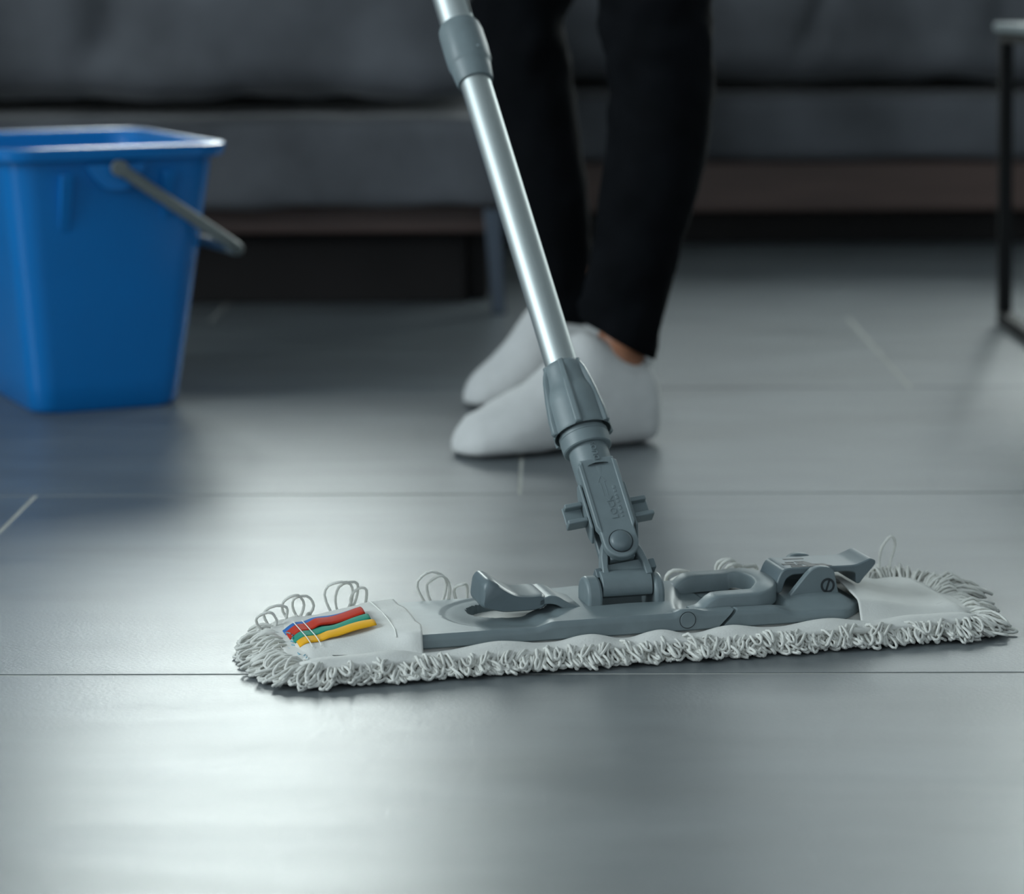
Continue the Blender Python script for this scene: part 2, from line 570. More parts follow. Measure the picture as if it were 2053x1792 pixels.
pel = bvx((.10, 2.64, .80), .095)
sp1 = bvx((.08, 2.64, .95), .095, pel)
sp2 = bvx((.03, 2.63, 1.10), .12, sp1)
sp3 = bvx((-.03, 2.62, 1.25), .11, sp2)
nk = bvx((-.07, 2.61, 1.33), .05, sp3)
hd0 = bvx((-.095, 2.60, 1.40), .065, nk)
hd1 = bvx((-.11, 2.595, 1.48), .088, hd0)
hd2 = bvx((-.10, 2.595, 1.55), .06, hd1)
nose = bvx((-.195, 2.58, 1.455), .014, hd1)
for hipy, kn, an, bal, toe in ((2.56, (.107, 2.525, .42), (.075, 2.53, .075), (-.035, 2.480, .026), (-.062, 2.467, .020)),
                               (2.72, (-.03, 2.76, .43), (.030, 2.775, .080), (-.03, 2.758, .030), (-.055, 2.752, .022))):
    h = bvx((.10, hipy, .76), .066, pel)
    k1 = bvx(((.10 + kn[0]) / 2, (hipy + kn[1]) / 2, .60), .048, h)
    k2 = bvx(kn, .040, k1)
    c = bvx((kn[0] * .6 + an[0] * .4 + .002, kn[1] * .6 + an[1] * .4, kn[2] * .6 + an[2] * .4), .034, k2)
    an2 = bvx((an[0], an[1], an[2] + .05), .025, c)
    an1 = bvx(an, .0245, an2)
    bvx((an[0] + .008, an[1] + .004, .035), .014, an1)
    bl = bvx(bal, .016, an1)
    bvx(toe, .008, bl)
for shy, s0, el in ((2.47, 1.02, (.03, 2.36, 1.03)), (2.74, 1.26, (-.02, 2.72, 1.08))):
    sh = bvx((-.03, shy, 1.27), .05, sp3)
    e1 = bvx(el, .036, sh)
    hc = ORG + PD * s0
    back = (Vector(el) - hc)
    back = (back - PD * back.dot(PD)).normalized()
    side = PD.cross(back)
    wr = bvx(hc + back * .062 + PD * 0, .022, e1)
    pm = bvx(hc + back * .036 + side * .012, .022, wr)
    for i in range(4):
        pr = pm
        for j, ang in enumerate((35, 85, 140, 195)):
            rr = .0135 + .009
            q = hc + PD * ((i - 1.5) * .0185 + .004) + (back * math.cos(R(ang)) + side * math.sin(R(ang))) * (rr + (.004 if j == 0 else 0))
            pr = bvx(q, .0085 - .0006 * j, pr)
    pr = pm
    for j, ang in enumerate((-30, -80, -130)):
        q = hc + PD * (.030 + .008 * j) + (back * math.cos(R(ang)) + side * math.sin(R(ang))) * .0235
        pr = bvx(q, .0095 - .0007 * j, pr)
me = bpy.data.meshes.new('body')
me.from_pydata(bv, be, [])
me.materials.append(M_SKIN)
body = bpy.data.objects.new('body', me)
COL.objects.link(body)
body.parent = PS
sk = body.modifiers.new('skin', 'SKIN')
sk.use_smooth_shade = True
for i, r_ in enumerate(br):
    me.skin_vertices[0].data[i].radius = (r_, r_)
    me.skin_vertices[0].data[i].use_root = (i == 0)
sb_ = body.modifiers.new('sub', 'SUBSURF')
sb_.levels = sb_.render_levels = 2


def limb(mb, tab, n=40, amp=.004, seed=0, depth=1.0, tilt=None, dens=10):
    """tab: (z, x, y, half width); smooth loft with cloth wrinkles"""
    tab = sorted(tab)
    zs = [t[0] for t in tab]
    N = int((zs[-1] - zs[0]) / .0085)
    rings = []
    for i in range(N + 1):
        z = zs[0] + (zs[-1] - zs[0]) * i / N
        x, y, h = (interp([(t[0], t[k]) for t in tab], z) for k in (1, 2, 3))
        ring = []
        for j in range(n):
            a = 2 * math.pi * j / n
            cs, sn = math.cos(a), math.sin(a)
            fz = z
            if tilt:
                fz = z - tilt * cs * h * max(0, 1 - i / 6)
            wv = noise.noise(Vector((cs * 1.4 + seed, sn * 1.4, z * 38))) + .6 * noise.noise(Vector((cs * 3 + seed, sn * 3, z * 60 + 5)))
            k = amp * wv * interp([(zs[0], 1.3), (zs[0] + .1, .45), (.34, .5), (.40, 1.8), (.46, 1.0), (.9, .5)], z)
            ring.append((x + (h + k) * cs - PO.x, y + (h * depth + k) * sn - PO.y, fz))
        rings.append(ring)
    return mb.loft(rings)


tr = MB()
limb(tr, [(.104, .069, 2.527, .0390), (.1204, .0718, 2.525, .0405), (.158, .0798, 2.522, .0420), (.195, .0886, 2.52, .0432), (.25, .1015, 2.52, .0487),
          (.287, .1078, 2.52, .0497), (.343, .1128, 2.52, .0510), (.396, .1086, 2.52, .0545), (.416, .1067, 2.522, .0540), (.55, .105, 2.54, .066), (.72, .10, 2.57, .085), (.80, .10, 2.59, .09)],
     seed=1, tilt=.56)
limb(tr, [(.090, .020, 2.77, .0300), (.1302, .0125, 2.765, .0335), (.194, .006, 2.76, .0420), (.2316, -.0003, 2.76, .0455), (.2723, -.0086, 2.76, .0475),
          (.333, -.0184, 2.76, .0505), (.414, -.032, 2.76, .0525), (.55, .01, 2.745, .066), (.72, .08, 2.72, .085), (.80, .09, 2.70, .09)], seed=9, tilt=.15)
tr.loft([[(.10 - PO.x + r_ * math.cos(2 * math.pi * j / 32), 2.64 - PO.y + r_ * 1.35 * math.sin(2 * math.pi * j / 32), z) for j in range(32)]
         for z, r_ in ((.72, .06), (.76, .105), (.82, .125), (.90, .118), (.96, .105))])
tr.build('trousers', M_JEANS, PS, sharp=0)
# shirt
sh_ = MB()
sh_.loft([[(x - PO.x + r_ * math.cos(2 * math.pi * j / 32), y - PO.y + r_ * 1.4 * math.sin(2 * math.pi * j / 32), z) for j in range(32)]
          for z, x, y, r_ in ((.90, .09, 2.64, .128), (1.0, .065, 2.635, .122), (1.1, .03, 2.63, .128), (1.2, -.01, 2.625, .130), (1.28, -.035, 2.62, .11), (1.32, -.06, 2.61, .065))])
for shy, el, s0 in ((2.47, (.03, 2.36, 1.03), 1.02), (2.74, (-.02, 2.72, 1.08), 1.26)):
    hc = ORG + PD * s0
    e = Vector(el)
    pts = [Vector((-.03, shy, 1.27)) - PO, (Vector((-.03, shy, 1.27)) + e) / 2 - PO, e - PO, (e * .5 + hc * .5) - PO, (e * .3 + hc * .7) - PO]
    sh_.tube(pts, lambda t_: .066 - .024 * t_, 16)
sh_.build('shirt', M_SHIRT, PS, sharp=0)
hr = MB()
hr.loft([[(-.085 - PO.x + r_ * math.cos(2 * math.pi * j / 24), 2.595 - PO.y + r_ * .95 * math.sin(2 * math.pi * j / 24), z) for j in range(24)]
         for z, r_ in ((1.45, .075), (1.49, .098), (1.53, .102), (1.57, .09), (1.61, .055), (1.625, .01))])
hr.build('hair', M_HAIR, PS, sharp=0)


def make_sock(name, toe, heading, L, prof, raise_deg, seed, wmul=1.0):
    """prof: (t along foot from toe, top height); local x runs toe -> heel"""
    rings = []
    NS = 36
    for i in range(NS + 1):
        t_ = i / NS
        tt = .5 - .5 * math.cos(math.pi * t_)
        top = interp(prof, tt)
        end = min(1, tt / .10) if tt < .5 else min(1, (1 - tt) / .085)
        e = math.sqrt(max(0.0, 1 - (1 - end) ** 2))
        wd = interp([(0, .022), (.06, .032), (.2, .043), (.34, .045), (.55, .037), (.8, .035), (1, .031)], tt) * wmul * max(e, .04)
        hh = top * (.30 + .70 * e)
        mid = top * .42
        lo = mid - mid * (.25 + .75 * e) if e < 1 else 0
        ring = []
        for j in range(32):
            a = 2 * math.pi * j / 32
            cs, sn = math.cos(a), math.sin(a)
            if sn >= 0:
                yy = wd * math.copysign(abs(cs) ** .9, cs) * (1 - (.18 - .12 * smooth(.45, .65, tt)) * sn)
                zz = mid + (hh - mid) * sn ** .95
            else:
                yy = wd * math.copysign(abs(cs) ** .65, cs)
                zz = mid - (mid - lo) * abs(sn) ** .55
            k = .0011 * noise.noise(Vector((tt * 16 + seed, yy * 60, zz * 60)))
            x = tt * L
            ring.append((x, yy + k, zz + k + .001))
        rings.append(ring)
    return MB().loft(rings)


def place_sock(nm, toe, heel_dir, L, prof, pitch, seed, wmul=1.0):
    d = Vector((heel_dir[0], heel_dir[1], 0)).normalized()
    mw = Matrix.Translation(Vector(toe) - PO) @ Matrix.Rotation(math.atan2(d.y, d.x), 4, 'Z') @ Matrix.Rotation(-pitch, 4, 'Y')
    o = make_sock(nm, toe, 0, L, prof, pitch, seed, wmul).build(nm, M_SOCK, PS, sharp=0, mw=mw)
    return o


place_sock('sock', (-.090, 2.452, 0), (.182, .085), .217,
           [(0, .022), (.08, .036), (.22, .050), (.38, .066), (.50, .088), (.60, .110), (.66, .111), (.85, .092), (1.0, .078)], 0, 1)
place_sock('sock', (-.088, 2.742, 0), (.182, .05), .213,
           [(0, .024), (.08, .034), (.2, .050), (.30, .070), (.40, .094), (.50, .106), (.66, .106), (.85, .090), (1.0, .07)], R(7), 4, .95)

# ---------------------------------------------------------------- mop
MC = (0.05404853507394971, 1.7650568148360841, 0)
MOP = empty('mop', MC, R(15))
tag(MOP, 'flat floor mop with grey plastic frame, white fringed pad and aluminium pole', 'mop')
PLM = Matrix.Identity(4)
for i, col in enumerate(((0.9926839, 0, 0.1207422), (0.0756065, 0.7796772, -0.6216004), (-0.0941399, 0.6261816, 0.773973), (-0.002384, 0.0113147, 0.0581516))):
    for j in range(3):
        PLM[j][i] = col[j]
# pole frame: x right, y away from the camera, z along the pole
pole = MB().lathe([(.0119, .10), (.0119, .62)], 48, cap=True).build('lower_tube', M_ALU, MOP, mw=PLM, sharp=40)
up_t = MB().lathe([(.0128, .445), (.0135, .446), (.0135, 1.36)], 48).build('upper_tube', M_ALU, MOP, mw=PLM, sharp=40)
MB().box(.0098, .0112, -.0092, -.0078, .47, 1.3).build('groove', M_DARKP, up_t, bevel=.0003)
MB().lathe([(.0136, 1.30), (.0165, 1.305), (.017, 1.34), (.016, 1.39), (.012, 1.41), (.001, 1.412)], 32).build('grip_cap', M_PLASTIC, MOP, mw=PLM)
# telescopic collar
n = 64
rings = []
for z, ra in ((.4085, .0124), (.4085, .0140), (.4110, .0147), (.4210, .0158), (.4235, .0160), (.4255, .0168), (.4270, .0171), (.4400, .0174), (.4560, .0172), (.4615, .0166), (.4640, .0154), (.4640, .0136)):
    ring = []
    for j in range(n):
        a_ = 2 * math.pi * j / n
        k = 1 + (.035 * max(0, math.cos(3 * a_ + .6)) ** 2 if .426 < z < .460 else 0)
        ring.append((ra * k * math.cos(a_), ra * k * math.sin(a_), z))
    rings.append(ring)
colr = MB().loft(rings).build('telescopic_collar', M_PLASTIC2, MOP, mw=PLM, sharp=45)
MB().lathe([(.0001, 0), (.0016, 0), (.0015, .0006), (.0008, .001), (.0001, .001)], 16,
           Matrix.Translation((.0062, -.0168, .4315)) @ Matrix.Rotation(R(90), 4, 'X')).build('dot_mark', M_PLASTIC2, colr)
# lock nut
n = 180
rib_a = [R(v) for v in (-76, -16, 44, 104, 164, 224)]     # measured from the front, clockwise to the right


def nut_r(z, ang):
    body_ = interp([(.093, .0212), (.117, .0205), (.123, .0194), (.130, .0169), (.137, .0158), (.146, .0152), (.1485, .0142)], z)
    rib = interp([(.092, .0240), (.104, .0236), (.120, .0217), (.136, .0190), (.142, .0174), (.1455, .0156)], z)
    k = 0
    for ra in rib_a:
        d = abs((ang - ra + math.pi) % (2 * math.pi) - math.pi)
        k = max(k, 1 - smooth(R(5.5), R(7.2), d))
    return body_ + max(0, rib - body_) * k


rings = []


def nring(z, fn):
    return [(fn(2 * math.pi * j / n) * math.sin(2 * math.pi * j / n), -fn(2 * math.pi * j / n) * math.cos(2 * math.pi * j / n), z) for j in range(n)]


rings.append(nring(.110, lambda q: .0178))
rings.append(nring(.098, lambda q: .0198))
rings.append(nring(.0942, lambda q: .0201))
rings.append(nring(.0930, lambda q: .0204))
rings.append(nring(.0928, lambda q: max(.0208, nut_r(.0928, q) - .0009)))
for i in range(29):
    z = .0937 + (.1485 - .0937) * i / 28
    rings.append(nring(z, lambda q, z=z: nut_r(z, q)))
rings.append(nring(.1493, lambda q: .0128))
rings.append(nring(.1493, lambda q: .0118))
MB().loft(rings, cap=False).build('lock_nut', M_PLASTIC2, MOP, mw=PLM, sharp=42)
# ring
MB().lathe([(.0144, .0795), (.0168, .0795), (.0176, .0803), (.0180, .0890), (.0176, .0893), (.0179, .0896), (.0178, .0925), (.0162, .0945), (.0158, .1020), (.0144, .1020)], 64).build('tube_ring', M_PLASTIC2, MOP, mw=PLM, sharp=30)
# joint yoke
yk = MB()
yk.lathe([(.0001, .036), (.0100, .036), (.0128, .040), (.0139, .047), (.0142, .060), (.0142, .085), (.0001, .085)], 64)


def tongue(s_top, hw, rb, cz_=0.0):
    p = [(-hw, s_top), (-hw, .012)]
    p += [(-rb * math.cos(R(q)), cz_ - rb * math.sin(R(q))) for q in range(4, 180, 8)]
    p += [(hw, .012), (hw, s_top)]
    return p


yoke = yk.build('pole_joint', M_PLASTIC2, MOP, mw=PLM, sharp=40)
MB().prism(tongue(.066, .0124, .0124, .0005), -.0140, -.0072).build('front_tongue', M_PLASTIC2, yoke, bevel=.0012, seg=3)
MB().prism(tongue(.048, .0120, .0124, .0005), .0072, .0125).build('rear_tongue', M_PLASTIC, yoke, bevel=.001)
for s_ in (-1, 1):
    q = [(s_ * .0106, .0645), (s_ * .0140, .062), (s_ * .0140, .014), (s_ * .0112, .008), (s_ * .0106, .012)]
    MB().prism(q, -.0146, -.0070).build('side_rail', M_PLASTIC2, yoke, bevel=.0009, seg=2)
# crease
cr = [(-.0075 + .015 * i / 10, .0605 + .0012 * math.sin(math.pi * i / 10)) for i in range(11)]
MB().prism(cr + [(x, z + .0016 * math.sin(math.pi * min(1, max(0, (x + .0075) / .015)))) for x, z in cr[::-1]], -.0150, -.012).build('notch_ridge', M_PLASTIC2, yoke, bevel=.0003)
# bolt
MB().lathe([(.0001, -.002), (.0079, -.002), (.0079, .0008), (.0074, .0022), (.0060, .0034), (.0040, .0042), (.0020, .0046), (.0001, .0047)], 40,
           Matrix.Translation((-.0003, -.0140, .0002)) @ Matrix.Rotation(R(90), 4, 'X')).build('bolt', M_PLASTIC, yoke, sharp=50)
MB().lathe([(.0078, 0), (.0086, 0), (.0086, .0004), (.0078, .0004)], 40,
           Matrix.Translation((-.0003, -.0140, .0002)) @ Matrix.Rotation(R(90), 4, 'X'), cap=False).build('bolt_groove', M_DARKP, yoke)


def lettering(txt, size, loc, name, parent, rot, ext=.0003, m_=None):
    c = bpy.data.curves.new(name, 'FONT')
    c.body = txt
    c.size = size
    c.extrude = ext
    c.resolution_u = 3
    o = bpy.data.objects.new(name, c)
    COL.objects.link(o)
    dg = bpy.context.evaluated_depsgraph_get()
    me_ = bpy.data.meshes.new_from_object(o.evaluated_get(dg))
    bpy.data.objects.remove(o)
    bpy.data.curves.remove(c)
    me_.materials.clear()
    me_.materials.append(m_ or M_PLASTIC2)
    o = bpy.data.objects.new(name, me_)
    COL.objects.link(o)
    o.parent = parent
    o.matrix_local = Matrix.Translation(loc) @ rot
    return o


# lettering reads upwards along the pole: text x -> pole z, text y -> -x, text normal -> -y (towards the viewer)
ROT = Matrix(((0, -1, 0, 0), (0, 0, -1, 0), (1, 0, 0, 0), (0, 0, 0, 1)))
lettering('LOCK', .0066, (.0030, -.0141, .0175), 'lettering', yoke, ROT)
lettering('DUOS', .0054, (.0022, -.0145, .0640), 'lettering', yoke, ROT, .0005)
ar = MB()
for p, q in (((-.0022, .036), (-.0022, .047)), ((-.0022, .047), (-.0036, .047)), ((-.0036, .047), (-.0008, .0515)), ((-.0008, .0515), (.0020, .047)), ((.0020, .047), (.0006, .047)), ((.0006, .047), (.0006, .036))):
    ar.tube([(p[0], -.0140, p[1]), (q[0], -.0140, q[1])], .00025, 5)
ar.build('arrow_mark', M_PLASTIC2, yoke)
for i in range(9):
    z = .018 + i * .0028
    MB().box(.0052, .0072, -.0143, -.0135, z, z + .0012 + .0006 * (i % 3)).build('small_print', M_PLASTIC2, yoke, bevel=.0002, seg=1)

# release tabs at both sides
for s_ in (-1, 1):
    cl = MB()
    k = (lambda x: x) if s_ > 0 else (lambda x: -x)

    def bx(x0, x1, *r_):
        a0, a1 = sorted((k(x0), k(x1)))
        cl.box(a0, a1, *r_)
    dz = 0.0 if s_ < 0 else -.0035
    o_ = MB()
    pl = [(-.0095, .050), (-.0035, .0515), (.0040, .047), (.0065, .036), (.0065, .016), (.002, .009), (-.0035, .012), (-.0095, .016)]
    a0, a1 = sorted((k(.0147), k(.0166)))
    tab_ = o_.prism([(y, z + dz) for y, z in pl], a0, a1, 'x').build('release_clip', M_PLASTIC2, MOP, mw=PLM, bevel=.0006)
    ow = .0305
    bx(.0166, ow, .0010, .0028, .0232 + dz, .0396 + dz)
    bx(.0166, ow - .0012, -.0045, .0028, .0362 + dz, .0396 + dz)
    bx(.0166, ow + .0004, -.0085, .0028, .0222 + dz, .0256 + dz)
    cl.build('thumb_tab', M_PLASTIC2, tab_, bevel=.0008)

# knuckle between yoke and base hinge
kn_ = MB()
for s_ in (-1, 1):
    q = [(s_ * .0112, .006), (s_ * .0152, -.006), (s_ * .0172, -.018), (s_ * .0172, -.024), (s_ * .0125, -.024), (s_ * .0124, -.014), (s_ * .0088, -.002), (s_ * .0085, .006)]
    kn_.prism(q, -.0068, .0068)
kn_.prism([(-.013, -.027), (.013, -.027), (.013, -.010), (-.013, -.010)], -.0022, .0055)
kn_.prism([(-.009, -.009), (.009, -.009), (.009, .006), (-.009, .006)], -.0062, .0062)
knu = kn_.build('knuckle', M_PLASTIC2, MOP, mw=PLM, bevel=.0008)
for s_ in (-1, 1):
    x0, x1 = sorted((s_ * .0170, s_ * .0215))
    MB().box(x0, x1, -.0050, .0060, -.0195, -.0125).build('stop_block', M_PLASTIC, knu, bevel=.0006)

# ---- base plate, heights over the floor
def frame_section(u, zt, vf, vb, zb=.0140, ng=56, shear=0, zref=.0166):
    ring = [(u, vb, zb), (u, vb, zt(u, vb) - .003)]
    for i in range(ng + 1):
        v = vb - .002 + (vf + .0025 - vb + .002) * i / ng
        ring.append((u, v, zt(u, v)))
    zf = zt(u, vf + .0025)
    ring += [(u, vf + .0010, zf - .0012), (u, vf + .0002, zf - .0030), (u, vf, zf - .0042), (u, vf, zb + .001), (u, vf + .001, zb)]
    return [(x + shear * (z - zref), y, z) for x, y, z in ring]


def zt_main(u, v):
    z = .0233 + .0030 * smooth(-.078, -.064, u)
    e = math.hypot((u + .080) / .051, (v + .001) / .047)
    z -= .0028 * (1 - smooth(.45, 1.0, e)) * smooth(-.052, -.06, u) + .0009 * (1 - smooth(.965, 1.0, e)) * smooth(-.065, -.075, u)
    h = math.hypot((u + .080) / .030, (v - .016) / .0185)
    z -= .0098 * (1 - smooth(.93, 1.0, h))
    # mound around the hinge
    z += .0012 * math.exp(-((u + .004) / .03) ** 2) * smooth(-.045, -.025, v)
    # slot under the hinge barrel
    z -= .0105 * smooth(-.0215, -.0205, u) * (1 - smooth(.0150, .0160, u)) * smooth(-.0160, -.0145, v) * (1 - smooth(.0115, .013, v))
    # lower bed to the right of the hinge
    z -= .0050 * smooth(.026, .033, u - .25 * (v + .02)) * smooth(-.040, -.034, v)
    # pin boss on the front edge
    z += .0022 * math.exp(-((u - .028) / .0075) ** 4) * (1 - smooth(-.046, -.038, v))
    return z


st = []
u_ = -.163
while u_ < .0520:
    st.append(u_)
    u_ += .0016
secs = []
for i, uu in enumerate(st):
    sh = 1.05 * smooth(.028, .051, uu)
    secs.append(frame_section(uu, zt_main, -.050, .046, shear=sh))
base = MB().loft(secs).build('base_plate', M_PLASTIC2, MOP, sharp=28)
# hinge pin disc on the front edge
MB().lathe([(.0001, -.001), (.0054, -.001), (.0054, .0003), (.0050, .0006), (.0001, .0006)], 32,
           Matrix.Translation((.028, -.050, .0215)) @ Matrix.Rotation(R(90), 4, 'X')).build('hinge_pin', M_PLASTIC2, base, sharp=30)
MB().lathe([(.0054, .0), (.0058, .0), (.0058, .0004), (.0054, .0004)], 32,
           Matrix.Translation((.028, -.050, .0215)) @ Matrix.Rotation(R(90), 4, 'X'), cap=False).build('pin_groove', M_DARKP, base)
# hinge lugs and barrel
arc = [(-.0020 + .0140 * math.cos(R(q)), .0315 + .0128 * math.sin(R(q))) for q in range(0, 181, 12)]
for u0, u1 in ((-.0318, -.0212), (.0160, .0232)):
    MB().prism([(.012, .020)] + arc + [(-.0160, .020)], u0, u1, 'x').build('hinge_lug', M_PLASTIC2, base, bevel=.0022, seg=3)
bar = [(-.0015 + .0112 * math.cos(R(q)), .0362 + .0112 * math.sin(R(q))) for q in range(-60, 203, 6)]
MB().prism(bar + [(-.0110, .0312), (-.006, .0325), (.003, .0275)], -.0203, .0152, 'x').build('hinge_barrel', M_PLASTIC2, base, bevel=.0005)
MB().box(-.0208, .0156, -.0150, .0115, .0170, .0186).build('hinge_slot_shade', M_DARKP, base)  # dark liner painting the shade in the slot under the barrel

MB().loft([[(-.080 + .0292 * math.cos(R(q)), .016 + .0178 * math.sin(R(q)), zz) for q in range(0, 360, 12)] for zz in (.0100, .0118)]).build('dish_shade', M_DARKP, base)  # dark disc standing in for the shade inside the lever well
MB().prism([(-.096, -.0005), (-.083, .0005), (-.071, .010), (-.082, .011)], .0110, .0124, 'z').build('cloth_patch', M_CLOTH, base)
# lever over the dish
lev = fillet([(-.1070, .0300), (-.1048, .0455), (-.1015, .0492), (-.0965, .0478), (-.0890, .0420), (-.0810, .0372), (-.0710, .0362), (-.0605, .0368), (-.0600, .0275), (-.0680, .0252), (-.0900, .0250), (-.0985, .0272)], .004, 5)
rings = []
NV = 18
for i in range(NV + 1):
    t_ = i / NV
    v = -.014 + .038 * t_
    e = min(t_, 1 - t_)
    k = math.sqrt(max(0, 1 - (1 - min(1, e / .26)) ** 2))
    cx, cz_ = -.084, .032
    rings.append([(cx + (x - cx) * (.91 + .09 * k), v, cz_ + (z - cz_) * (.78 + .22 * k)) for x, z in lev])
MB().loft(rings).build('release_lever', M_PLASTIC, MOP, sharp=55)
brk = [(-.066, .0330), (-.058, .0358), (-.0525, .0345), (-.0445, .0290), (-.036, .0262), (-.026, .0258), (-.026, .0215), (-.038, .0215), (-.046, .0240), (-.054, .0290), (-.060, .0300), (-.066, .0285)]
MB().prism(fillet(brk, .004, 4), -.014, .024).build('lever_bracket', M_PLASTIC2, base, bevel=.001)

# loop handle right of the hinge
lp = []
for i in range(61):
    t_ = i / 60
    if t_ < .36:
        q = t_ / .36
        lp.append((.036 + .046 * q, -.0300 + .0005 * q, 0))
    elif t_ < .64:
        q = (t_ - .36) / .28
        a_ = -90 + 180 * q
        lp.append((.082 + .0165 * math.cos(R(a_)), .001 + .0305 * math.sin(R(a_)), 0))
    else:
        q = (t_ - .64) / .36
        lp.append((.082 - .046 * q, .0315, 0))


def lz(u):
    return interp([(.036, .0205), (.042, .0215), (.049, .0272), (.053, .0292), (.060, .0296), (.082, .0296), (.092, .0318), (.102, .0325)], u)


rings = []
for i, (x, y, _) in enumerate(lp):
    p0, p1 = lp[max(0, i - 1)], lp[min(60, i + 1)]
    t2 = Vector((p1[0] - p0[0], p1[1] - p0[1])).normalized()
    nn = Vector((-t2.y, t2.x))
    zt_, hw, th = lz(x) + .004, .0078, .0118
    rings.append([(x + nn.x * o_, y + nn.y * o_, zt_ + dz_) for o_, dz_ in
                  ((-hw, -th), (-hw, -.002), (-hw + .0007, -.0007), (-hw + .002, 0), (hw - .002, 0), (hw - .0007, -.0007), (hw, -.002), (hw, -th))])
MB().loft(rings).build('loop_handle', M_PLASTIC2, MOP, sharp=40)


# folding plate on the right
def zt_fold(u, v):
    zf = interp([(.05, .0262), (.090, .0256), (.094, .0250), (.103, .0218), (.107, .0212), (.16, .0206)], u)
    inner = .0262 + .0020 * math.exp(-((u - .130) / .02) ** 2)
    k = smooth(-.0475, -.030, v)
    z = zf + (inner - zf) * k
    # channel for the loop
    z -= .0055 * (1 - smooth(.098, .106, u)) * smooth(-.040, -.036, v)
    # slope at the right end
    z -= .005 * smooth(.145, .158, u) * k
    return z


secs = []
u_ = .0545
while u_ < .1605:
    vf = -.050 + .016 * max(0, (u_ - .140) / .020) ** 1.5
    sh = 1.05 * (1 - smooth(.056, .075, u_))
    secs.append(frame_section(u_, zt_fold, vf, .046 - (.05 + vf) * .6, zb=.0140 + .002 * smooth(.14, .16, u_), shear=sh))
    u_ += .0016
fold = MB().loft(secs).build('folding_plate', M_PLASTIC2, MOP, sharp=28)
# lugs carrying the pedal
lug = fillet([(.1085, .0245), (.1235, .0415), (.1275, .0450), (.1325, .0462), (.1400, .0452), (.1435, .0425), (.1475, .0225)], .003, 4)
for v0, v1 in ((-.0245, -.0190), (.0190, .0245)):
    MB().prism(lug, v0, v1).build('pedal_lug', M_PLASTIC2, fold, bevel=.0008)
ss = Matrix.Translation((.1385, -.0245, .0325)) @ Matrix.Rotation(R(90), 4, 'X')
scr = MB().lathe([(.0036, -.0004), (.0052, -.0004), (.0052, .00035), (.0036, .00035)], 32, ss, cap=False).build('screw', M_DARKP, fold)
MB().box(-.0007, .0007, -.0045, .0045, -.0002, .00035, ss @ Matrix.Rotation(R(-18), 4, 'Z')).build('screw_slot', M_DARKP, fold)
# pedal
ped = [(.1030, .0335), (.1025, .0290), (.1045, .0270), (.1075, .0282), (.1085, .0325), (.1105, .0372), (.1150, .0398), (.1560, .0398), (.1620, .0385), (.1620, .0310), (.1650, .0305), (.1680, .0345), (.1720, .0385), (.1770, .0440), (.1770, .0462), (.1730, .0482), (.1680, .0462), (.1620, .0442), (.1560, .0440), (.1120, .0448), (.1085, .0440), (.1058, .0405)]
pedal = MB().prism(fillet(ped, .0018, 3), -.0180, .0180).build('foot_pedal', M_PLASTIC, MOP, bevel=.0009)
# sole pattern inlaid in the pedal top
for (u0, u1, v0, v1, sk_) in ((.1155, .1215, -.016, -.0135, 0), (.1165, .1245, -.0125, -.0095, 0), (.1120, .1210, -.0080, -.0040, 0), (.1225, .1270, -.0082, -.0050, 0), (.1160, .1220, -.0020, .0005, 0),
                              (.1240, .1290, -.0018, .0008, 0), (.1180, .1330, .0080, .0105, 0), (.1290, .1365, -.0160, .0020, -.006), (.1380, .1450, -.0165, -.0080, -.004), (.1210, .1300, -.0165, -.0140, 0)):
    pz = lambda u: .0448 - (u - .112) * .0008 / .044
    MB().loft([[(u0, v0, pz(u0) - .0004), (u1, v0, pz(u1) - .0004), (u1 + sk_, v1, pz(u1) - .0004), (u0 + sk_, v1, pz(u0) - .0004)],
               [(u0, v0, pz(u0) + .0002), (u1, v0, pz(u1) + .0002), (u1 + sk_, v1, pz(u1) + .0002), (u0 + sk_, v1, pz(u0) + .0002)]]).build('tread_mark', M_DARKP, pedal)

# ---- pad
CU, CV0, CV1, CR = .243, -.067, .062, .030


def cloth_z(u, v):
    z = .0118 - .0052 * math.exp(-((v + .0480) / .0045) ** 2)
    # ripples where the cloth bulges out in front of the frame
    z += .0024 * math.sin(u * 104 + .9 + 1.3 * math.sin(u * 23)) * math.exp(-((v + .0585) / .0065) ** 2) * (1 - smooth(.15, .2, abs(u)))
    z += .0012 * noise.noise(Vector((u * 30, v * 30, 2)))
    z -= .0040 * smooth(-.060, -.068, v) + .003 * smooth(.05, .062, v) + .003 * smooth(.22, .243, abs(u))
    return z


def pad_uv(s, t):
    u = -CU + 2 * CU * s
    e = max(0, abs(u) - (CU - CR)) / CR
    k = CR * (1 - math.sqrt(max(0, 1 - e * e)))
    lo, hi = CV0 + k, CV1 - k
    return u, lo + (hi - lo) * t


def padpt(s, t):
    s = .5 - .5 * math.cos(math.pi * s) if False else s
    u, v = pad_uv(s, t)
    return (u, v, min(cloth_z(u, v), .0134 if -.049 < v < .045 else 1))


pad = MB().grid(padpt, 220, 56).build('mop_pad', M_CLOTH, MOP, sharp=0, solid=.004)


